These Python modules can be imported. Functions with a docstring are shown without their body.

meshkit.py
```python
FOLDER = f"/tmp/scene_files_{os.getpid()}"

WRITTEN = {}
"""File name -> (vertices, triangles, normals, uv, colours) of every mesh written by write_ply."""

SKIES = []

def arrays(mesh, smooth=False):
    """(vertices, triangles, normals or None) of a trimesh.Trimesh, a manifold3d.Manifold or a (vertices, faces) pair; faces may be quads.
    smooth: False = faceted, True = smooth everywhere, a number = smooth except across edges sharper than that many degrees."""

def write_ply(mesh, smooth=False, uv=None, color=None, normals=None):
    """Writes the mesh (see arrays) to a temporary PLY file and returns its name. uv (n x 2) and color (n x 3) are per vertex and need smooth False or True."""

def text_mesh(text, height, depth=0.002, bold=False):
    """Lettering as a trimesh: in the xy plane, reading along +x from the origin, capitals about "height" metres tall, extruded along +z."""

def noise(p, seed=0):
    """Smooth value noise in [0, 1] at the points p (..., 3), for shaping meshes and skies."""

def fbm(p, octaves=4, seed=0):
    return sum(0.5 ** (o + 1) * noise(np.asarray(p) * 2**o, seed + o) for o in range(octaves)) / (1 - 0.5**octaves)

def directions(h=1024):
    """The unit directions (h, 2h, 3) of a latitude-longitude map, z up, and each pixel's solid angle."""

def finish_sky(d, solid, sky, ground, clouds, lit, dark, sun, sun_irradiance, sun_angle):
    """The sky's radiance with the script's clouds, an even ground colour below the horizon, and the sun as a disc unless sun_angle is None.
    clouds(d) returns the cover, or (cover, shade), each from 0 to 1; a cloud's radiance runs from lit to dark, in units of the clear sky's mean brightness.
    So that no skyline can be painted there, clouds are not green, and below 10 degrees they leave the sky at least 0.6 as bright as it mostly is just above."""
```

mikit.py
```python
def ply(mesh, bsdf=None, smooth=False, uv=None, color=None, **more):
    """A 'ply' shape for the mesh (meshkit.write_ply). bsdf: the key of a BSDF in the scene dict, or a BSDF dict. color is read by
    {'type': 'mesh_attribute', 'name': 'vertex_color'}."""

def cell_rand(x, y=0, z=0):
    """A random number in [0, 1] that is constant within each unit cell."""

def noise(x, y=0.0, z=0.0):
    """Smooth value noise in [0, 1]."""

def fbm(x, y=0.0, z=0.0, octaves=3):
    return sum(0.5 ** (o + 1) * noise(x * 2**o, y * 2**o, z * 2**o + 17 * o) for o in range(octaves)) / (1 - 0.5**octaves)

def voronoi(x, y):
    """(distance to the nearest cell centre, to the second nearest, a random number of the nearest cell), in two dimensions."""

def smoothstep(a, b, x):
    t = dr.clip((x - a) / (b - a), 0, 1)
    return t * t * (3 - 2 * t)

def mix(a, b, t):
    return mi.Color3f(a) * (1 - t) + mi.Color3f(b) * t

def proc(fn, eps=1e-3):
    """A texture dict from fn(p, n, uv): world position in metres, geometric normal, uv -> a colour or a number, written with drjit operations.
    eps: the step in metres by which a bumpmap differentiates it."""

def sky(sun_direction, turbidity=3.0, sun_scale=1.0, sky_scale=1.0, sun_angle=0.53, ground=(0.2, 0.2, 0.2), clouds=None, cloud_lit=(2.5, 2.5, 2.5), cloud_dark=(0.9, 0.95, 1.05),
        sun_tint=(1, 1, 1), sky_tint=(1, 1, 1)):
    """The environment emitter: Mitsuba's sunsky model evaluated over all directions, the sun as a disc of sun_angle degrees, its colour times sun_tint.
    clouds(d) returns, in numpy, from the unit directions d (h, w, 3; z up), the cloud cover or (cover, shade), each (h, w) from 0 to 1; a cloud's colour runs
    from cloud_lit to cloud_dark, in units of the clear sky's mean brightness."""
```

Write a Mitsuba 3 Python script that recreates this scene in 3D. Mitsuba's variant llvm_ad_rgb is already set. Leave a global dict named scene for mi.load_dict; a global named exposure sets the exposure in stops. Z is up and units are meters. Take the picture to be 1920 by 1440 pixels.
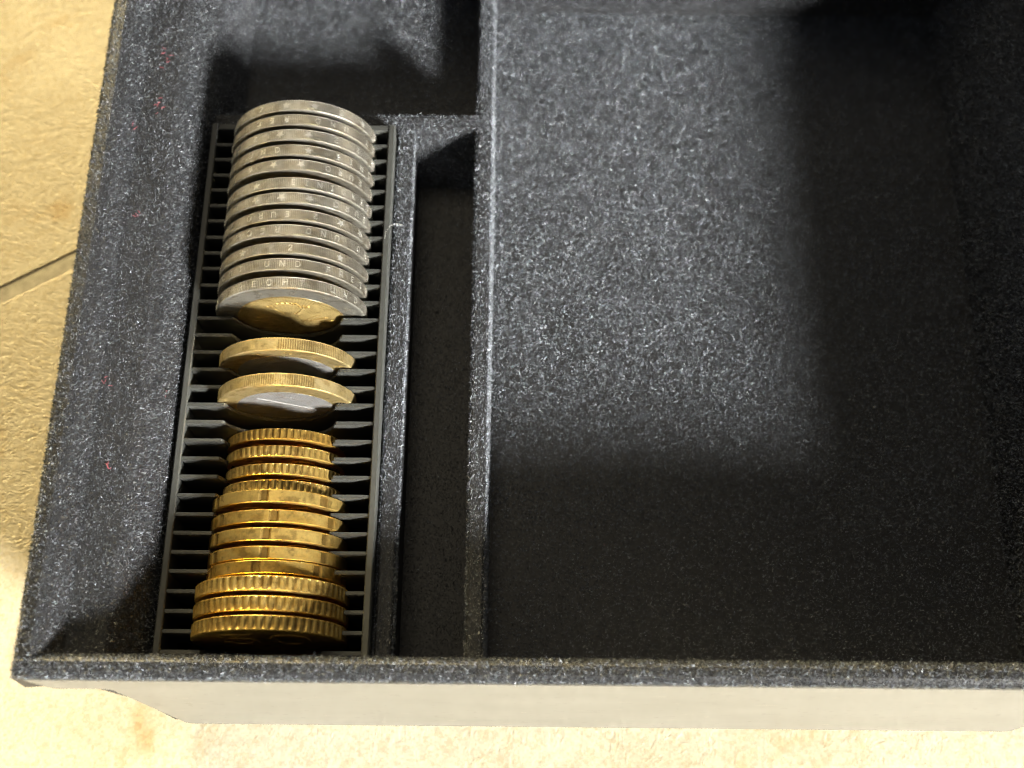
import math, random
import numpy as np, trimesh, mitsuba as mi, mikit, meshkit, drjit as dr
from shapely.geometry import Polygon, Point, box
from shapely import affinity
from shapely.ops import unary_union
T = mi.ScalarTransform4f
MM = 0.001
rng = np.random.default_rng(7)

# ------------------------------------------------------------------ camera, light, exposure
PITCH, ROLL, YAW, CAM_Z = math.radians(65.775), math.radians(-0.7314), 0.00278, 235.0
W_ = np.array([math.sin(YAW) * math.cos(PITCH), math.cos(YAW) * math.cos(PITCH), -math.sin(PITCH)])
R_ = np.array([math.cos(YAW), -math.sin(YAW), 0.0])
U_ = np.cross(R_, W_)
U_ = math.sin(ROLL) * R_ + math.cos(ROLL) * U_
EYE = np.array([0, 0, CAM_Z]) * MM
focus = float(np.array([-38, 95, 26 - CAM_Z]) @ W_) * MM
exposure = 0.0
scene = {'type': 'scene'}
labels = {}
scene['camera'] = {'type': 'thinlens', 'fov': math.degrees(2 * math.atan(960 / 2660)), 'fov_axis': 'x', 'aperture_radius': 0.0015, 'focus_distance': focus,
                   'near_clip': 0.01, 'far_clip': 20.0, 'to_world': T().look_at(origin=EYE.tolist(), target=(EYE + W_).tolist(), up=U_.tolist())}
KEY = np.array([1.70, -1.70, 1.0]); KEY /= np.linalg.norm(KEY)
KEY_D, KEY_R = 1.3, 0.118
key_pos = np.array([0.0, 0.09, 0.01]) + KEY * KEY_D
scene['unseen_key_lamp'] = {'type': 'sphere', 'center': key_pos.tolist(), 'radius': KEY_R, 'emitter': {'type': 'area', 'radiance': {'type': 'rgb', 'value': [600, 588, 556]}}}  # lamp out of view, placed to light the tray from the front right
labels['unseen_key_lamp'] = {'label': 'white globe lamp bulb beyond the front right of the tray', 'category': 'lamp'}
scene['unseen_overhead_lamp'] = {'type': 'disk', 'to_world': T().look_at(origin=[-0.15, 0.75, 1.5], target=[0, 0.1, 0], up=[0, 1, 0.01]).scale(0.36),
                         'emitter': {'type': 'area', 'radiance': {'type': 'rgb', 'value': [1.68, 1.46, 1.05]}}}  # lamp out of view overhead, placed to light the coin tops warmly
labels['unseen_overhead_lamp'] = {'label': 'round warm ceiling lamp high above the tiled floor', 'category': 'lamp'}
scene['unseen_tile_lamp'] = {'type': 'disk', 'to_world': T().look_at(origin=[-0.33, 1.05, 0.27], target=[-0.08, 0.12, 0.0], up=[0, 0, 1]).scale([0.50, 0.15, 1]),
                       'emitter': {'type': 'area', 'radiance': {'type': 'rgb', 'value': [74.0, 60.0, 32.0]}}}  # lamp out of view, low behind, placed only to brighten the left tiles
labels['unseen_tile_lamp'] = {'label': 'low warm round floor lamp behind the back left of the tray', 'category': 'lamp'}
scene['room_light'] = {'type': 'constant', 'radiance': {'type': 'rgb', 'value': [0.05, 0.053, 0.06]}}

# ------------------------------------------------------------------ helpers
def put(key, mesh, bsdf, smooth=False, **more):
    base, n = key, 0
    while key in scene:
        n += 1
        key = f'{base}_{n:03d}'
    scene[key] = mikit.ply(mesh, bsdf, smooth, **more)
    return key

def tag(key, label=None, cat=None, group=None, kind=None):
    labels[key] = {k: v for k, v in (('label', label), ('category', cat), ('group', group), ('kind', kind)) if v}

def mm(mesh):
    if isinstance(mesh, (list, tuple)):
        mesh = trimesh.util.concatenate(mesh)
    mesh = mesh.copy(); mesh.apply_scale(MM)
    return mesh

def boxmesh(x0, x1, y0, y1, z0, z1, ch=0.0):
    """Box, its vertical and top edges chamfered by ch."""
    if ch <= 0:
        b = trimesh.creation.box([x1 - x0, y1 - y0, z1 - z0]); b.apply_translation([(x0 + x1) / 2, (y0 + y1) / 2, (z0 + z1) / 2]); return b
    pts = []
    for z, c in ((z0, 0), (z1 - ch, 0), (z1, ch)):
        pts += [[x, y, z] for x in (x0 + c, x1 - c) for y in (y0 + c, y1 - c)]
    return trimesh.convex.convex_hull(np.array(pts, float))

def extr_y(poly, y0, y1):
    """Polygon in (x, z) extruded along y."""
    m = trimesh.creation.extrude_polygon(poly, y1 - y0, engine='earcut')
    v = m.vertices.copy()
    m = trimesh.Trimesh(np.column_stack([v[:, 0], y1 - v[:, 2], v[:, 1]]), m.faces, process=False)
    return m

def extr_x(poly, x0, x1):
    """Polygon in (y, z) extruded along x."""
    m = trimesh.creation.extrude_polygon(poly, x1 - x0, engine='earcut')
    v = m.vertices.copy()
    return trimesh.Trimesh(np.column_stack([x0 + v[:, 2], v[:, 0], v[:, 1]]), m.faces, process=False)

# ------------------------------------------------------------------ materials
fbm, noise, sm, mix = mikit.fbm, mikit.noise, mikit.smoothstep, mikit.mix

def tile_col(p, n, uv):
    x, y = p.x * 1000, p.y * 1000
    big = fbm(x * 0.045, y * 0.045, 3.1, 4)
    mid = fbm(x * 0.22, y * 0.22, 7.7, 3)
    c = mix((0.42, 0.362, 0.245), (0.48, 0.425, 0.305), sm(0.3, 0.7, big))
    st = sm(0.56, 0.76, fbm(x * 0.12 + 40, y * 0.12, 1.3, 4)) * sm(0.40, 0.62, mid)
    c = mix(c, (0.36, 0.25, 0.105), 0.75 * st)
    fine = fbm(x * 1.5, y * 1.5, 2.0, 4)
    c = mix(c, c * mi.Color3f(0.86, 0.80, 0.67), 0.6 * sm(0.45, 0.75, fine))
    return c * (0.90 + 0.2 * noise(x * 2.6, y * 2.6, 4.0))

def tile_h(p, n, uv):
    x, y = p.x * 1000, p.y * 1000
    wx = x + 2.0 * (noise(x * 0.5, y * 0.5, 5.0) - 0.5)
    wy = y + 2.0 * (noise(x * 0.5, y * 0.5, 9.0) - 0.5)
    a = fbm(wx * 1.25, wy * 1.25, 0.5, 3)
    r = 1 - dr.abs(2 * a - 1) * 2.2
    return sm(0.2, 1.0, r) * 0.6 + 0.5 * noise(wx * 1.6, wy * 1.6, 4.0)

scene['mat_tile'] = {'type': 'bumpmap', 'tex': mikit.proc(tile_h, eps=6e-5), 'scale': 0.00008,
                     'bsdf': {'type': 'principled', 'base_color': mikit.proc(tile_col), 'roughness': 0.55, 'specular': 0.35}}
scene['mat_grout'] = {'type': 'principled', 'base_color': mikit.proc(lambda p, n, uv: mi.Color3f(0.34, 0.305, 0.23) * (0.75 + 0.5 * fbm(p.x * 900, p.y * 900, 0.0, 3))), 'roughness': 0.9, 'specular': 0.2}

def shell_col(p, n, uv):
    x, y, z = p.x * 1000, p.y * 1000, p.z * 1000
    scuff = sm(0.70, 0.80, fbm(x * 0.35, z * 1.1, y * 0.3 + 4.0, 3))
    spots = sm(0.83, 0.92, noise(x * 0.8, z * 1.6, 11.0))
    c = mix((0.130, 0.123, 0.100), (0.150, 0.142, 0.118), fbm(x * 0.08, z * 0.2, 1.0, 3))
    c = mix(c, (0.18, 0.16, 0.13), 0.5 * scuff)
    return mix(c, (0.12, 0.11, 0.09), 0.55 * spots)
scene['mat_shell'] = {'type': 'principled', 'base_color': mikit.proc(shell_col), 'roughness': 0.42, 'specular': 0.5}
scene['mat_flock'] = {'type': 'twosided', 'bsdf': {'type': 'principled', 'base_color': {'type': 'mesh_attribute', 'name': 'vertex_color'}, 'roughness': 0.42, 'specular': 0.5}}

def plastic_col(p, n, uv):
    return mi.Color3f(0.058, 0.060, 0.055) * (0.85 + 0.3 * fbm(p.x * 700, p.y * 700, p.z * 700, 3))
scene['mat_holder'] = {'type': 'principled', 'base_color': mikit.proc(plastic_col), 'roughness': 0.36, 'specular': 0.5}

def metal(name, a, b, c, rough=0.36, sc=0.5, metallic=0.9):
    """a: clean, b: worn, c: tarnish colour. uv.x: grime lodged in the grooves, uv.y: tone of this coin."""
    def col(p, n, uv):
        x, y, z = p.x * 1000, p.y * 1000, p.z * 1000
        t = fbm(x * sc, y * 1.3, z * sc, 4)
        u = sm(0.50, 0.74, fbm(x * 0.9 + 31, y * 1.1 + 7, z * 0.9, 4))
        k = mix(mix(a, b, sm(0.3, 0.7, t + 0.6 * (uv.y - 0.5))), c, dr.minimum(0.6 * u + 0.8 * uv.x * sm(0.2, 0.6, noise(x * 0.7, z * 0.7, uv.y * 9) + 0.2), 0.9))
        return k * (0.9 + 0.2 * noise(x * 6, y * 6, z * 6))
    def rgh(p, n, uv):
        return rough * (0.7 + 0.6 * fbm(p.x * 1500, p.y * 1500, p.z * 1500, 3))
    scene[name] = {'type': 'principled', 'base_color': mikit.proc(col), 'metallic': metallic, 'roughness': mikit.proc(rgh), 'specular': 0.5}
metal('mat_silver', (0.69, 0.66, 0.57), (0.56, 0.52, 0.43), (0.36, 0.30, 0.20), 0.33, metallic=0.90)
metal('mat_brass', (0.93, 0.73, 0.35), (0.84, 0.63, 0.26), (0.54, 0.36, 0.12), 0.38)
metal('mat_face_silver', (0.32, 0.325, 0.33), (0.26, 0.265, 0.265), (0.25, 0.23, 0.20), 0.45, metallic=0.6)
metal('mat_face_brass', (0.68, 0.52, 0.22), (0.57, 0.42, 0.16), (0.40, 0.27, 0.09), 0.40, metallic=0.7)
metal('mat_gold', (0.97, 0.67, 0.20), (0.86, 0.53, 0.12), (0.40, 0.23, 0.06), 0.33)
scene['mat_letter'] = {'type': 'principled', 'base_color': {'type': 'rgb', 'value': [0.86, 0.83, 0.74]}, 'metallic': 0.85, 'roughness': 0.36, 'specular': 0.5}  # paler than the ring: the sparkle of the letters put into their colour

# ------------------------------------------------------------------ flocked panels
RIM, LEDGE, FLOOR = 33.0, 16.5, 3.0

def lean_field(p):
    """Slow wandering direction of the pile: combed clumps."""
    out = []
    for k in range(3):
        out.append(meshkit.fbm(p * 0.22 + 50 * k, 3, seed=k) - 0.5 + 0.45 * (meshkit.noise(p * 0.9 + 20 * k, seed=10 + k) - 0.5))
    return np.stack(out, -1)

def flock(mesh, density, mask=None, lmin=0.35, lmax=0.65, lean=0.8, spread=0.7, width=0.15, bright=1.0):
    """The panel with its pile: thin blades on the faces that mask (a function of points, normals) keeps. Returns (mesh, colours)."""
    area = mesh.area_faces
    n = int(area.sum() * density)
    fi = rng.choice(len(area), n, p=area / area.sum())
    tri = mesh.triangles[fi]
    a, b = rng.random(n), rng.random(n)
    sw = a + b > 1
    a[sw], b[sw] = 1 - a[sw], 1 - b[sw]
    p = tri[:, 0] + a[:, None] * (tri[:, 1] - tri[:, 0]) + b[:, None] * (tri[:, 2] - tri[:, 0])
    nn = mesh.face_normals[fi]
    keep = (p[:, 1] > 40) & (p[:, 1] < 197) & (p[:, 0] < 95)
    if mask is not None:
        keep &= mask(p, nn)
    p, nn = p[keep], nn[keep]
    n = len(p)
    d = nn + lean * 1.0 * lean_field(p) + spread * rng.normal(size=(n, 3))
    d -= np.minimum(0, (d * nn).sum(1) - 0.15)[:, None] * nn
    d /= np.linalg.norm(d, axis=1, keepdims=True)
    L = rng.uniform(lmin, lmax, n)
    L *= np.where(rng.random(n) < 0.004, 1.6, 1.0)
    side = np.cross(d, rng.normal(size=(n, 3)))
    side /= np.linalg.norm(side, axis=1, keepdims=True)
    w = width * rng.uniform(0.6, 1.3, n)
    root = p - 0.05 * nn
    v = np.stack([root - side * w[:, None] / 2, root + side * w[:, None] / 2, root + d * L[:, None]], 1).reshape(-1, 3)
    g = np.clip(np.exp(rng.normal(math.log(0.066), 0.88, n)) * bright, 0.006, 0.7)  # bright puts the light level of each panel into its pile colour
    g = np.where(rng.random(n) < 0.008, 0.5, g)  # a few pale blades, sparkle put into their colour
    col = g[:, None] * (np.array([0.93, 1.0, 1.10]) + 0.03 * rng.normal(size=(n, 3)))
    V = np.vstack([mesh.vertices, v])
    Fc = np.vstack([mesh.faces, np.arange(3 * n).reshape(-1, 3) + len(mesh.vertices)])
    C = np.vstack([np.tile([[0.016, 0.016, 0.017]], (len(mesh.vertices), 1)), np.repeat(col, 3, 0)])
    return trimesh.Trimesh(V * MM, Fc, process=False), np.clip(C, 0, 1)

def flocked(key, mesh, density, mask=None, **k):
    mesh = trimesh.Trimesh(mesh.vertices, mesh.faces, process=False)
    m, c = flock(mesh, density, mask, **k)
    return put(key, m, 'mat_flock', False, color=c)

def smooth_poly(pts, r):
    return Polygon(pts).buffer(r, join_style=1, quad_segs=5).buffer(-2 * r, join_style=1, quad_segs=5).buffer(r, join_style=1, quad_segs=5)

# ------------------------------------------------------------------ floor: grout bed and tiles
bed = boxmesh(-1600, 1600, -1600, 1600, -12, -0.25)
scene['floor'] = mikit.ply(mm(bed), 'mat_grout')
tag('floor', 'cream stone tiled floor with grey grout', kind='structure')
ang = math.atan2(131.6 - 124.0, -83.3 + 95.7)
dv, nv = np.array([math.cos(ang), math.sin(ang)]), np.array([-math.sin(ang), math.cos(ang)])
joint = np.array([-95.6, 122.6])
TS, GW = 330.0, 3.3
for j in range(-3, 3):
    for i in range(-3, 3):
        c0 = joint + dv * (i * (TS + GW) - 120) + nv * (j * (TS + GW) + GW / 2)
        c = c0 + dv * TS / 2 + nv * TS / 2
        t = boxmesh(-TS / 2, TS / 2, -TS / 2, TS / 2, -10, 0, 0.22)
        t.apply_transform(trimesh.transformations.rotation_matrix(ang, [0, 0, 1])); t.apply_translation([c[0], c[1], 0])
        put('floor__tile', mm(t), 'mat_tile')

# ------------------------------------------------------------------ organizer tray
TRAY = 'organizer_tray'
tag(TRAY, 'black flocked organizer tray insert with a beige outer shell lying on the tiles', 'tray')
YF, YI, YB = 44.6, 47.3, 187.0
# beige outer shell: front face with its stepped lower outline
face = Polygon([(-69.6, 31.6), (-67.2, 26.6), (-66.2, 26.0), (-59.4, 26.0), (-58.2, 25.4), (-52.4, 0.8), (-51.2, 0.0), (81.0, 0.0), (82.4, 0.8), (88.5, 25.4), (89.6, 26.0), (97.4, 26.0), (99, 26.6), (100.6, 31.6)])
put(TRAY + '__outer_shell', mm(extr_y(face.buffer(0.3).buffer(-0.3), 44.15, 45.3)), 'mat_shell')
labels[TRAY + '__outer_shell'] = {'label': 'smooth beige outer front wall of the tray'}
# left wall: rim, shallow shelf and steep lower slope
lw = [(-71.2, 25.0), (-71.4, 31.2), (-70.4, 32.8), (-68.6, 33.2), (-67.2, 32.3), (-66.2, 30.6), (-65.2, 28.9), (-59.6, 27.3), (-58.3, 25.8), (-57.2, 23.0), (-55.25, 18.5), (-52.6, FLOOR), (-53.8, 1.0), (-56.6, 17.0), (-60.4, 24.4), (-66.8, 26.4)]
lwp = smooth_poly(lw, 0.35).segmentize(2.0)
m = extr_y(lwp, YF - 0.1, 200)
m = trimesh.Trimesh(*trimesh.remesh.subdivide_to_size(m.vertices, m.faces, 6.0), process=False)
flocked(TRAY + '__left_wall', m, 24, lambda p, n: (n[:, 2] > -0.2) & ((p[:, 0] < -55) | (p[:, 1] > 152)) & (n[:, 0] > -0.95) & (np.abs(n[:, 1]) < .9), lmin=0.35, lmax=0.7, lean=1.1, bright=0.95)
# front wall with its rounded flocked rim
fw = smooth_poly([(45.4, FLOOR), (45.3, 31.4), (44.55, 31.5), (44.6, 32.5), (45.3, 33.15), (46.7, 33.1), (47.5, 32.3), (47.9, 30.5), (48.4, FLOOR)], 0.25)
fwl = fw.intersection(box(0, 26.4, 100, 100))
flocked(TRAY + '__front_wall', trimesh.util.concatenate([extr_x(fwl, -70.6, -52.0), extr_x(fw, -52.0, 97.5)]), 34, lambda p, n: (p[:, 2] > 26) & (np.abs(n[:, 0]) < .9) & ((p[:, 2] > 31.5) | (p[:, 1] > 46)), lmin=0.4, lmax=0.8, bright=1.3)
# right wall (runs past the edge of the picture) and back wall
rw = smooth_poly([(84.6, FLOOR), (90.5, 26.0), (92.8, 28.5), (94.6, 33.0), (98.0, 33.0), (99, 25.0), (92.5, 24.5), (86.5, 1.0)], 0.3)  # rim lies out of view, placed to set the bin shadow edge
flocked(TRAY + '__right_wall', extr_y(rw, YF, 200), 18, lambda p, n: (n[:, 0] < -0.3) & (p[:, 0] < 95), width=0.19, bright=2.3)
bwp = smooth_poly([(YB, FLOOR), (YB + 0.6, FLOOR + 1.6), (YB + 5.2, 58), (YB + 8.4, 58), (YB + 7.2, 1.0), (YB, 1.0)], 0.3)  # unseen upper part raised to block the low lamp from the bins
flocked(TRAY + '__back_wall', extr_x(bwp, -4.8, 99), 45, lambda p, n: (n[:, 1] < -0.3) & (p[:, 2] < 14))
bw2 = smooth_poly([(YB + 6, FLOOR), (YB + 10, 58), (YB + 13, 58), (YB + 12, 1.0), (YB + 6, 1.0)], 0.3)  # same raised height out of view, keeping the low lamp off the bins
flocked(TRAY + '__back_wall', extr_x(bw2, -71, -5), 30, lambda p, n: (n[:, 1] < -0.3) & (p[:, 2] < 10))
# floor sheets of the three compartments
def sheet(x0, x1, y0, y1, z):
    m = boxmesh(x0, x1, y0, y1, 1.2, z)
    return m
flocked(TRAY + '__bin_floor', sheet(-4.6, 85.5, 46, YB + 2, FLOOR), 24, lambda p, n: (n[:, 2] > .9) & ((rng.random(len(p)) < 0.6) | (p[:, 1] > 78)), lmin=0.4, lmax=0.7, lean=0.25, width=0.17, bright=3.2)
flocked(TRAY + '__bin_floor', sheet(-18.5, -5.6, 46, 151, FLOOR - 0.004), 12, lambda p, n: n[:, 2] > .9, width=0.2)
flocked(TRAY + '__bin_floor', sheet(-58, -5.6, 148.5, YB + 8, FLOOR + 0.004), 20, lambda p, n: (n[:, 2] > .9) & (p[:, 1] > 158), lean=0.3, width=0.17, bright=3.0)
# divider: full height in front, low behind the cross partition
def rib_wall(x0, x1, z1, draft):
    return smooth_poly([(x0 - draft, 1.5), (x0, z1), (x1, z1), (x1 + draft, 1.5)], 0.45)
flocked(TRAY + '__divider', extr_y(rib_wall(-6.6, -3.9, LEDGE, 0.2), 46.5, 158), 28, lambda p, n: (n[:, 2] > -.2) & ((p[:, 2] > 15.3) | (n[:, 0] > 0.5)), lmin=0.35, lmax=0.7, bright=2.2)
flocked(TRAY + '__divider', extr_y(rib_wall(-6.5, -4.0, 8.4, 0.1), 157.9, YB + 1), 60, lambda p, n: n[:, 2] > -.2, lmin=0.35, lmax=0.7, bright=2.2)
# wall between the coin holder and the narrow compartment, and the partition behind the holder
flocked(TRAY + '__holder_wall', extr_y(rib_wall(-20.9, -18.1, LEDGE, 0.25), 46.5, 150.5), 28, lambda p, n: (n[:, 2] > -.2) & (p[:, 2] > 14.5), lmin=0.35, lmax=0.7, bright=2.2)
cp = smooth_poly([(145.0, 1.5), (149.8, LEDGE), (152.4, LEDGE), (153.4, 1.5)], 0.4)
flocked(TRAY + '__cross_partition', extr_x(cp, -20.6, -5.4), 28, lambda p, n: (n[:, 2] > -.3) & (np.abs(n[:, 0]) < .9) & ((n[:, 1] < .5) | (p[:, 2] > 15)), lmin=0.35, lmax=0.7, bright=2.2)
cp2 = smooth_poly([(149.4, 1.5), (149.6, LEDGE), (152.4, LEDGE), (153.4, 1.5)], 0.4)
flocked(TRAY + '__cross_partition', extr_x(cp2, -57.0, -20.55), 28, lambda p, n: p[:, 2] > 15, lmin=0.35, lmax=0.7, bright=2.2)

# ------------------------------------------------------------------ coin holder
HOLD = 'coin_holder'
tag(HOLD, 'dark grey plastic coin holder with thin slot ribs in the left of the tray', 'coin holder')
RT, RY0, RP = 19.25, 147.05, 3.185
HX0, HX1, HC = -53.4, -22.5, -37.95
TILT = math.radians(4.0)
put(HOLD + '__side_rail', mm(boxmesh(HX0 - 1.15, HX0, 48.6, 148.3, 2.7, RT + 0.35, 0.18)), 'mat_holder')
put(HOLD + '__side_rail', mm(boxmesh(HX1, HX1 + 1.15, 48.6, 148.3, 2.7, RT + 0.35, 0.18)), 'mat_holder')
put(HOLD + '__end_rail', mm(boxmesh(HX0 + 0.01, HX1 - 0.01, 147.0, 148.25, 3.4, RT + 0.1, 0.15)), 'mat_holder')
put(HOLD + '__end_rail', mm(boxmesh(HX0 + 0.01, HX1 - 0.01, 48.65, 49.6, 3.4, RT - 3, 0.15)), 'mat_holder')
put(HOLD + '__base', mm(boxmesh(HX0 - 0.4, HX1 + 0.4, 48.7, 148.2, 2.5, 2.8)), 'mat_holder')
ARC_R, ARC_Z = 9.3, 21.0
def rib_poly(side):
    th0 = math.asin((RT - 0.25 - ARC_Z) / ARC_R)
    arc = [(ARC_R * math.cos(t), ARC_Z + ARC_R * math.sin(t)) for t in np.linspace(th0, -math.pi / 2, 14)]
    xr = (HX1 - HC) - 0.005
    pts = [(xr, 3.8), (xr, RT)] + [(arc[0][0] + 0.3, RT)] + arc + [(0, 3.8)]
    p = Polygon(pts).buffer(0)
    return p if side > 0 else affinity.scale(p, -1, 1, origin=(0, 0))
def rib_mesh(side, k):
    body = rib_poly(side)
    dy, lean_ = rng.normal() * 0.045, rng.normal() * 0.006
    core = trimesh.creation.extrude_polygon(body, 0.42, engine='earcut')
    skin = trimesh.creation.extrude_polygon(body.buffer(-0.10), 0.62, engine='earcut')
    out = []
    for m, h in ((core, 0.42), (skin, 0.62)):
        v = m.vertices
        z = v[:, 1]; y = h / 2 - v[:, 2]
        y = y + dy - (np.tan(TILT) + lean_) * (z - RT)
        mm_ = trimesh.Trimesh(np.column_stack([v[:, 0] + HC, y + RY0 - k * RP, z]), m.faces, process=False)
        out.append(mm_)
    return out
for k in range(1, 31):
    for side in (-1, 1):
        put(HOLD + '__rib', mm(rib_mesh(side, k)), 'mat_holder', 35)

# ------------------------------------------------------------------ coins
CZ0 = 4.0
def place(mesh, x, y, z, tilt, spin=0.0):
    """Coin axis (+Z, its near face) towards the viewer, its +Y up, spun about the axis and leaning towards the viewer."""
    M = np.array([[1, 0, 0, 0], [0, 0, -1, 0], [0, 1, 0, 0], [0, 0, 0, 1.0]])
    S = trimesh.transformations.rotation_matrix(spin, [0, 0, 1])
    L = trimesh.transformations.rotation_matrix(tilt, [1, 0, 0])
    A = trimesh.transformations.translation_matrix([x, y, z]) @ L @ M @ S
    m = mesh.copy(); m.apply_transform(A)
    return m

def coin_body(R, Tk, n, groove, rim=0.9, sink=0.14, core_r=None):
    """Coin blank: turned rim, sunk fields, edge relief groove(theta, w) in mm inwards, w from -1 (back) to 1 (front)."""
    th = np.linspace(0, 2 * np.pi, n, endpoint=False)
    h = Tk / 2
    prof = [(R - rim - 0.25, h - sink), (R - rim, h), (R - 0.34, h), (R - 0.14, h - 0.05), (R - 0.03, h - 0.17)]
    ws = np.array([0.84, 0.78, 0.5, 0.15, -0.15, -0.5, -0.78, -0.84])
    rings = []
    for r, z in prof: rings.append((np.full(n, r), z))
    for w in ws: rings.append((R - groove(th, w), w * h))
    for r, z in prof[::-1]: rings.append((np.full(n, r), -z))
    V = [np.column_stack([r * np.sin(th), r * np.cos(th), np.full(n, z)]) for r, z in rings]
    nr = len(rings)
    V.append(np.array([[0, 0, h - sink], [0, 0, -h + sink]]))
    V = np.vstack(V)
    i = np.arange(n); j = (i + 1) % n
    F = []
    for k in range(nr - 1):
        a, b = k * n, (k + 1) * n
        F += [np.column_stack([a + i, a + j, b + j]), np.column_stack([a + i, b + j, b + i])]
    c = nr * n
    F.append(np.column_stack([np.full(n, c), 0 + j, 0 + i])); e = (nr - 1) * n
    F.append(np.column_stack([np.full(n, c + 1), e + i, e + j]))
    m = trimesh.Trimesh(V, np.vstack(F), process=False)
    if m.volume < 0: m.invert()
    return m

def star_poly(r, rot=0.0):
    return Polygon([((r if k % 2 == 0 else r * 0.42) * math.sin(rot + k * math.pi / 5), (r if k % 2 == 0 else r * 0.42) * math.cos(rot + k * math.pi / 5)) for k in range(10)])

def ext(poly, h, z):
    ps = [p for p in getattr(poly, 'geoms', [poly]) if p.area > 1e-4]
    m = trimesh.util.concatenate([trimesh.creation.extrude_polygon(p, h, engine='earcut') for p in ps])
    m.apply_translation([0, 0, z]); return m

GL = {}
def glyph(ch):
    if ch not in GL:
        if ch == '*':
            g = ext(star_poly(0.72), 0.2, 0); g.apply_translation([0, 0.55, 0])
        else:
            g = meshkit.text_mesh(ch, 1.0, 0.2); g.apply_translation([-g.bounds[:, 0].mean(), 0, 0])
        g.apply_translation([0, -g.bounds[:, 1].mean(), 0]); GL[ch] = g
    return GL[ch].copy()

def edge_text(R, text, flip, step=12.0, shift=0.0, size=1.05):
    """Letters proud of the edge by 0.1 mm, centred on the top of the coin; tops towards the far side unless flipped."""
    out = []
    s = text[::-1] if flip else text
    for k, ch in enumerate(s):
        if ch == ' ': continue
        th = math.radians((k - (len(s) - 1) / 2) * step + shift)
        if abs(th) > 1.7: continue
        g = glyph(ch); g.apply_scale(size)
        v = g.vertices.copy(); v[:, 2] = v[:, 2] / size
        if flip: v[:, :2] *= -1
        r = R - 0.13 + v[:, 2] * 1.02
        a = th + v[:, 0] / R
        out.append(trimesh.Trimesh(np.column_stack([r * np.sin(a), r * np.cos(a), -v[:, 1]]), g.faces, process=False))
    m = trimesh.util.concatenate(out)
    if m.volume < 0: m.invert()
    return m

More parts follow.
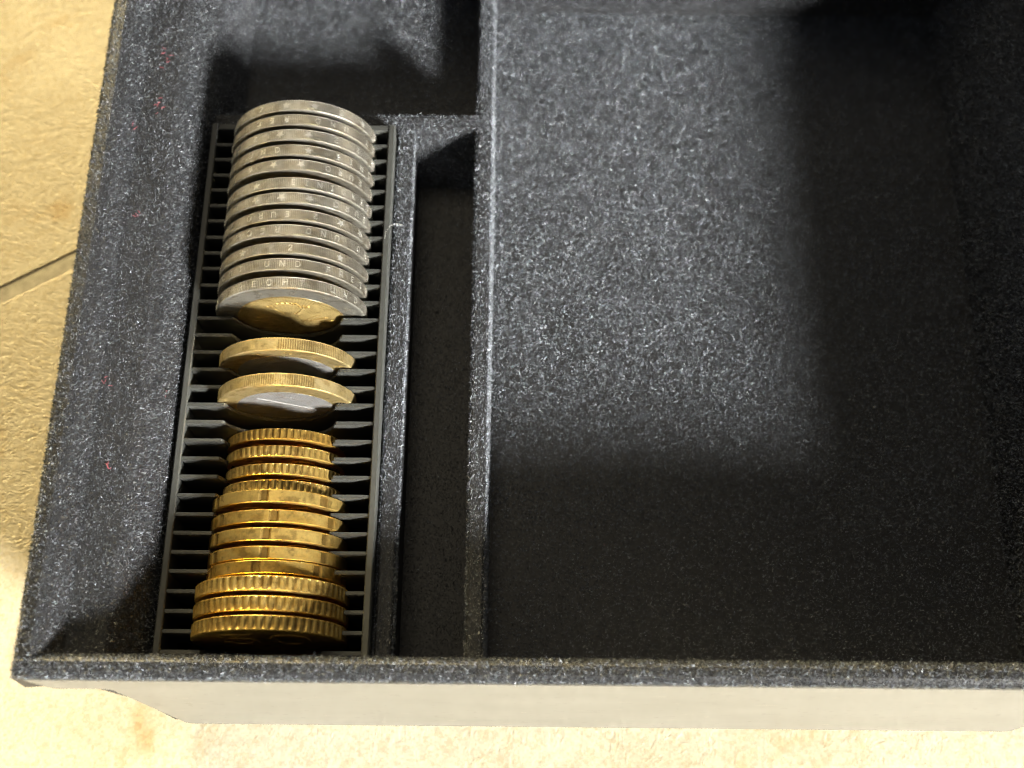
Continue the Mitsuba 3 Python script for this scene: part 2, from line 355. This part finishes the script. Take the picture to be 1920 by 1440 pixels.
def mill(n, depth, arcs=None):
    def g(th, w):
        d = depth * (0.5 + 0.5 * np.sign(np.sin(n * th + 0.3)))
        if arcs is not None: d = d * arcs(th)
        return d * (1.0 if abs(w) < 0.8 else 0.0)
    return g

def scallop(n, depth, ph=0.0, wob=0.0):
    def g(th, w):
        c = 0.5 + 0.5 * np.cos(n * th + ph)
        # rounded notch: reaches the far edge, ends short of the near one
        lim = np.clip((0.88 - w) / 0.45, 0, 1) * np.clip((w + 1.05) / 0.3, 0, 1)
        return depth * np.clip((c - 0.30) / 0.7, 0, 1) ** 0.8 * lim
    return g

def notches(ths, wid, depth):
    def g(th, w):
        out = np.zeros_like(th)
        for t in ths:
            d = np.abs((th - t + np.pi) % (2 * np.pi) - np.pi)
            out = np.maximum(out, depth * np.clip((1.25 - d / wid) / 0.5, 0, 1))
        return out
    return g

def coin_y(v, d, u=540, z0=None):
    """Depth position of the crest seen at image row v for a coin of diameter d."""
    dd = W_ + R_ * (u - 960) / 2660 - U_ * (v - 720) / 2660
    z = (CZ0 if z0 is None else z0) + d
    return (dd * (z - CAM_Z) / dd[2])[1]

def face_stars(r_mid, r, h, z, n=12, rot=0.13):
    out = []
    for k in range(n):
        a = rot + k * 2 * math.pi / n
        s = ext(star_poly(r, 0.0), h, z); s.apply_translation([r_mid * math.sin(a), r_mid * math.cos(a), 0]); out.append(s)
    return out

def eagle(R):
    """A spread-winged heraldic eagle, as polygons in the coin plane, feet up (the coin lies turned round)."""
    parts = []
    parts.append(affinity.scale(Point(0, 0).buffer(1.0, 16), 1.5, 3.6))                                   # body
    parts.append(affinity.translate(Point(0, 0).buffer(1.15, 12), 0.2, -4.4))                            # head
    parts.append(Polygon([(-1.2, -4.2), (-2.6, -4.7), (-1.1, -5.0)]))                                   # beak
    for s in (-1, 1):
        for k in range(7):                                                                            # wing feathers
            a = math.radians(38 + k * 16)
            x0, y0 = s * 1.3, -1.6 + 0.1 * k
            L = R * (0.78 - 0.05 * abs(k - 2.5))
            tip = (x0 + s * L * math.sin(a) * 0.86, y0 - 1.4 + L * (-math.cos(a)) * 0.75 + 1.2)
            dx, dy = tip[0] - x0, tip[1] - y0
            l = math.hypot(dx, dy); px, py = -dy / l * 0.34, dx / l * 0.34
            parts.append(Polygon([(x0 + px * .5, y0 + py * .5), (tip[0] + px, tip[1] + py), (tip[0] + dx / l * .4, tip[1] + dy / l * .4), (tip[0] - px, tip[1] - py), (x0 - px * .5, y0 - py * .5)]))
        parts.append(Polygon([(s * 0.8, 2.2), (s * 2.3, 4.6), (s * 2.9, 4.5), (s * 1.5, 1.8)]))                # leg
        for t in (-0.5, 0.1, 0.7):
            parts.append(affinity.translate(affinity.rotate(box(-0.18, 0, 0.18, 1.5), -s * t * 60, origin=(0, 0)), s * 2.6, 4.4))
    for k in range(-2, 3):                                                                            # tail
        parts.append(affinity.rotate(Polygon([(-0.25, 2.8), (-0.42, 6.6), (0, 7.0), (0.42, 6.6), (0.25, 2.8)]), -k * 9, origin=(0, 1.5)))
    return [p.buffer(0) for p in parts]

def core_disc(r, h, z, n=96):
    m = trimesh.creation.cylinder(radius=r, height=h, sections=n); m.apply_translation([0, 0, z]); return m

ORD = ['first', 'second', 'third', 'fourth', 'fifth', 'sixth', 'seventh', 'eighth', 'ninth', 'tenth', 'eleventh', 'twelfth']
HX = HC + 0.25
def put_coin(key, body, R, depth, bsdf, xf):
    b = trimesh.graph.smooth_shade(body, angle=math.radians(40), facet_minarea=None)
    v = np.asarray(b.vertices)
    rr, hmax = np.hypot(v[:, 0], v[:, 1]), np.abs(v[:, 2]).max()
    dirt = np.where((np.abs(v[:, 2]) < 0.83 * hmax) & (rr > R - depth * 1.2), np.clip((R - rr) / depth, 0, 1), 0.0)
    uv = np.column_stack([dirt, np.full(len(v), rng.uniform(0, 1))])
    return put(key, xf(b), bsdf, True, uv=uv)
# --- two euro coins
TWO = [(211, '2 * 2 * * 2 * 2', False, 11, 3, 'edge struck with 2 and stars'), (238, 'EIT UND RECHT UN', True, 12, 0, 'edge lettered upside down'),
       (266, '* 2 2 * * 2 * 2', True, 11, 0, 'edge struck with 2 and stars'), (295, 'EIT UND * EINIG', False, 12, 0, 'edge reading UND then a star'),
       (323, '2 EURO * * * F F', True, 10.5, 3, 'EURO upside down right of stars'), (357, 'IT  *  EINIGKEIT', False, 10.0, 8, 'edge reading EINIGKEIT after a star'),
       (385, '2 EURO * * * D IF', True, 10.5, 6, 'EURO upside down after three stars'), (417, '* * * 2 EURO * * ', True, 10.5, 0, 'EURO upside down left of stars'),
       (446, 'UND UND RECHT UN', True, 11.5, 0, 'edge reading RECHT upside down'), (480, '2  *  2  *  2', False, 13, 5, 'widely spaced 2 and star'),
       (510, 'RECHT UND FREIH', False, 11.5, 0, 'edge reading UND at the top'), (545, 'UND RECHT UND F', False, 12, 3, 'edge reading RECHT')]
body2 = coin_body(12.875, 2.2, 250 * 4, mill(250, 0.07), rim=0.75)
core_front = core_disc(9.2, 2.2 - 0.20, 0)
for i, (v, txt, flip, step, sh, note) in enumerate(TWO):
    d, tilt = 25.75, math.radians(3.0 + rng.uniform(-0.7, 0.7))
    yc = coin_y(v, d) + 1.1 + math.sin(tilt) * d / 2
    x, z = HX + rng.uniform(-0.12, 0.12), CZ0 + d / 2 * math.cos(tilt)
    spin = rng.uniform(0, 0.02)
    key = 'two_euro_coin' + (f'_{i:03d}' if i else '')
    last = i == len(TWO) - 1
    pl = lambda m: mm(place(m, x, yc, z, tilt, spin))
    put_coin(key + '__outer_ring', body2, 12.875, 0.07, 'mat_silver', pl)
    put(key + '__edge_lettering', pl(edge_text(12.875, txt, flip, step, sh)), 'mat_letter')
    put(key + '__core', pl(core_front), 'mat_face_brass')
    if last:
        zf = 1.1 - 0.14
        put(key + '__star_relief', pl(trimesh.util.concatenate(face_stars(10.75, 0.85, 0.10, zf - 0.02))), 'mat_silver')
        ea = trimesh.util.concatenate([ext(p, 0.15 + 0.015 * (k % 5), zf + 0.02) for k, p in enumerate(eagle(9.2))])
        put(key + '__eagle_relief', pl(ea), 'mat_face_brass', 30)
        bead = ext(Point(0, 0).buffer(9.25, 48).difference(Point(0, 0).buffer(8.95, 48)), 0.09, zf)
        put(key + '__core_rim', pl(bead), 'mat_brass')
    pos = 'rearmost' if i == 0 else 'frontmost' if last else ORD[i] + ' from the back'
    if last: note = 'gold core and eagle showing'
    tag(key, f'silver coin {pos} of the silver row, {note}', 'coin', 'silver two-metal coins in the rear slots')
# --- one euro coins
def arc3(ph, frac=0.5):
    return lambda th: (((th - ph) % (2 * np.pi / 3)) < (2 * np.pi / 3) * frac).astype(float)
ONE = [(661, arc3(0.0), 4.0, 'edge smooth on its left'), (728, arc3(-0.52), 3.0, 'milled band on top')]
for i, (v, arcs, td, note) in enumerate(ONE):
    d, tilt = 23.25, math.radians(td)
    yc = coin_y(v, d) + 1.16 + math.sin(tilt) * d / 2
    x, z = HX + 0.35 * i - 0.1, CZ0 + d / 2 * math.cos(tilt)
    key = 'one_euro_coin' + (f'_{i:03d}' if i else '')
    pl = lambda m: mm(place(m, x, yc, z, tilt))
    put_coin(key + '__outer_ring', coin_body(11.625, 2.33, 190 * 4, mill(190, 0.09, arcs), rim=0.7), 11.625, 0.09, 'mat_brass', pl)
    put(key + '__core', pl(core_disc(8.35, 2.33 - 0.20, 0)), 'mat_face_silver')
    zf = 1.165 - 0.13
    rel = []
    if i == 1:
        one = Polygon([(-1.4, -6.6), (1.4, -6.6), (1.4, 6.2), (0.2, 6.2), (-2.6, 4.2), (-2.2, 3.2), (-1.4, 3.8)])
        one = affinity.translate(affinity.rotate(one, 62, origin=(0, 0)), 0.6, 1.4).intersection(Point(0, 0).buffer(8.1))
        rel.append(ext(one, 0.16, zf))
        for k in range(6):
            r = rng.uniform(1.0, 2.0); a = rng.uniform(0, 6.28)
            b = affinity.translate(affinity.scale(Point(0, 0).buffer(r, 5), 1, 0.6), 5.2 * math.cos(a), 5.2 * math.sin(a)).intersection(Point(0, 0).buffer(8.0))
            rel.append(ext(b, 0.07 + 0.006 * k, zf))
    else:
        for k in range(9):
            r = rng.uniform(0.7, 1.8); a = rng.uniform(0.2, 2.9)
            b = affinity.rotate(affinity.scale(Point(0, 0).buffer(r, 5), 1.6, 0.5), rng.uniform(-60, 60)); b = affinity.translate(b, 5.4 * math.cos(a), 5.4 * math.sin(a)).intersection(Point(0, 0).buffer(8.0))
            rel.append(ext(b, 0.07 + 0.006 * k, zf))
        put(key + '__star_relief', pl(trimesh.util.concatenate(face_stars(9.85, 0.8, 0.11, zf - 0.02))), 'mat_brass')
    put(key + '__core_relief', pl(trimesh.util.concatenate(rel)), 'mat_face_silver', 30)
    tag(key, f'gold rimmed coin with silver core, {"rear" if i == 0 else "front"} of the pair, {note}', 'coin', 'gold rimmed coins standing apart in the middle')
# --- cent coins
def cents(name, rows, d, tk, groove_for, td, word, group, metal_key='mat_gold'):
    for i, (v, note) in enumerate(rows):
        tilt = math.radians(td + rng.uniform(-0.6, 0.6))
        z0 = 4.1 if d > 24 else 2.95
        yc = coin_y(v, d, z0=z0) + tk / 2 + math.sin(tilt) * d / 2
        x, z = HX + 0.4 + rng.uniform(-0.15, 0.15), z0 + d / 2 * math.cos(tilt)
        key = name + (f'_{i:03d}' if i else '')
        g, n = groove_for(i)
        b = coin_body(d / 2, tk, n, g, rim=0.8)
        put_coin(key + '__blank', b, d / 2, 0.26, metal_key, lambda q: mm(place(q, x, yc, z, tilt)))
        h = tk / 2 - 0.15
        num = {'ten_cent_coin': '10', 'twenty_cent_coin': '20', 'fifty_cent_coin': '50'}[name]
        t = meshkit.text_mesh(num, d * 0.36, 0.12); t.apply_translation([-t.bounds[:, 0].mean(), -d * 0.05, h])
        put(key + '__numeral', mm(place(t, x, yc, z, tilt)), metal_key)
        tag(key, f'{word}, {ORD[i]} of its {[0,0,0,"three","four","five"][len(rows)]} from the back, {note}', 'coin', group)
cents('ten_cent_coin', [(828, 'before the empty slots'), (860, 'fully visible'), (894, 'fully visible too'), (925, 'half hidden')], 19.75, 1.93,
      lambda i: (scallop(56, 0.22, i * 1.3), 56 * 12), 6.0, 'small golden scalloped coin', 'small golden scalloped coins')
def n20(i):
    off = [-0.10, 0.06, -0.03, -0.04, -0.14][i]
    return notches([off + k * 2 * math.pi / 7 for k in range(7)], 0.058, 0.30), 840
cents('twenty_cent_coin', [(946, 'touching scallops behind'), (984, 'rounded notch on top'), (1018, 'two darker ends'), (1053, 'bright notch on top'), (1080, 'half hidden')],
      22.25, 2.14, n20, 5.0, 'golden smooth edged coin', 'smooth edged golden coins')
cents('fifty_cent_coin', [(1112, 'touching a smooth one'), (1150, 'in the middle'), (1187, 'nearest the front')], 24.25, 2.38,
      lambda i: (scallop(60, 0.24, i * 0.9), 60 * 12), 4.0, 'large golden scalloped coin', 'large golden scalloped coins')

# ------------------------------------------------------------------ lint and dust
scene['mat_red_lint'] = {'type': 'twosided', 'bsdf': {'type': 'principled', 'base_color': {'type': 'rgb', 'value': [0.48, 0.10, 0.13]}, 'roughness': 0.6}}
scene['mat_white_lint'] = {'type': 'twosided', 'bsdf': {'type': 'principled', 'base_color': {'type': 'rgb', 'value': [0.55, 0.54, 0.5]}, 'roughness': 0.6}}
def hair(pts, r=0.035):
    pts = np.asarray(pts, float)
    out = []
    for a, b in zip(pts[:-1], pts[1:]):
        out.append(trimesh.creation.cylinder(radius=r, segment=[a, b], sections=5))
    return trimesh.util.concatenate(out)
def pix(u, v, z):
    dd = W_ + R_ * (u - 960) / 2660 - U_ * (v - 720) / 2660
    return (dd * (z - CAM_Z) / dd[2]) + [0, 0, CAM_Z]
def wall_z(x):
    xs = [-71, -68.6, -67.2, -66.2, -65.2, -59.6, -58.2, -57.2, -53.5]
    zs = [31.5, 33.2, 32.3, 30.6, 29.2, 27.0, 25.4, 23.0, 10.0]
    return float(np.interp(x, xs, zs))
def on_wall(u, v):
    z = 28.0
    for _ in range(12): z = 0.5 * z + 0.5 * wall_z(pix(u, v, z)[0])
    return pix(u, v, z)
def tuft(p, n, spread, up, L):
    out = []
    for _ in range(n):
        a = rng.uniform(0, 6.28); c = p + np.array([rng.normal() * spread, rng.normal() * spread * 1.4, up + 0.55])
        d = np.array([math.cos(a), math.sin(a), rng.uniform(-0.1, 0.3)]) * L * rng.uniform(0.5, 1.2)
        out.append(hair([c - d / 2, c + rng.normal(size=3) * 0.1, c + d / 2], 0.032))
    return trimesh.util.concatenate(out)
RED = [(312, 112, 7, 1.2, 'topmost, opposite the rear of the silver coins'), (296, 208, 5, 0.5, 'bright, level with the rearmost silver coin'), (254, 246, 3, 0.4, 'faint, close to the outer rim'),
       (256, 414, 2, 0.3, 'on the shelf, level with the silver row'), (334, 584, 2, 0.2, 'beside the frontmost silver coin'), (198, 726, 3, 0.4, 'near the rim, level with the pair'), (312, 738, 3, 0.5, 'next to the rail by the gold rimmed coins'), (204, 880, 3, 0.4, 'lowest, level with the small golden coins')]
for i, (u, v, n, s, note) in enumerate(RED):
    k = put('red_lint', mm(tuft(on_wall(u, v), n + 1, s, -0.1, 0.75)), 'mat_red_lint')
    tag(k, f'red lint tuft on the left wall, {note}', 'lint', 'red lint on the left wall')
for i, (u, v, n, s, note) in enumerate([(1755, 366, 3, 0.4, 'at the upper right of the large bin'), (1715, 965, 3, 0.3, 'at the lower right of the large bin'), (1283, 1128, 2, 0.25, 'in the dark lower middle of the large bin'), (1830, 760, 2, 0.15, 'by the foot of the right wall'), (1664, 96, 2, 0.2, 'near the far right corner of the large bin')]):
    k = put('dust_speck', mm(tuft(pix(u, v, FLOOR), n, s, 0.0, 0.9)), 'mat_white_lint')
    tag(k, f'pale dust speck lying {note}', 'dust')
c = pix(735, 437, RT + 0.5)
k = put('stray_hair', mm(hair([c + [-1.2, -1.6, 0.2], c + [-1.0, -0.6, 0.9], c + [-0.2, 0.5, 1.2], c + [0.9, 1.0, 1.0], c + [1.9, 1.1, 0.2]], 0.035)), 'mat_white_lint')
tag(k, 'pale curved hair lying across the right rail of the coin holder', 'hair')

for _k, _v in labels.items():
    assert 'label' not in _v or 4 <= len(_v['label'].split()) <= 16, _v
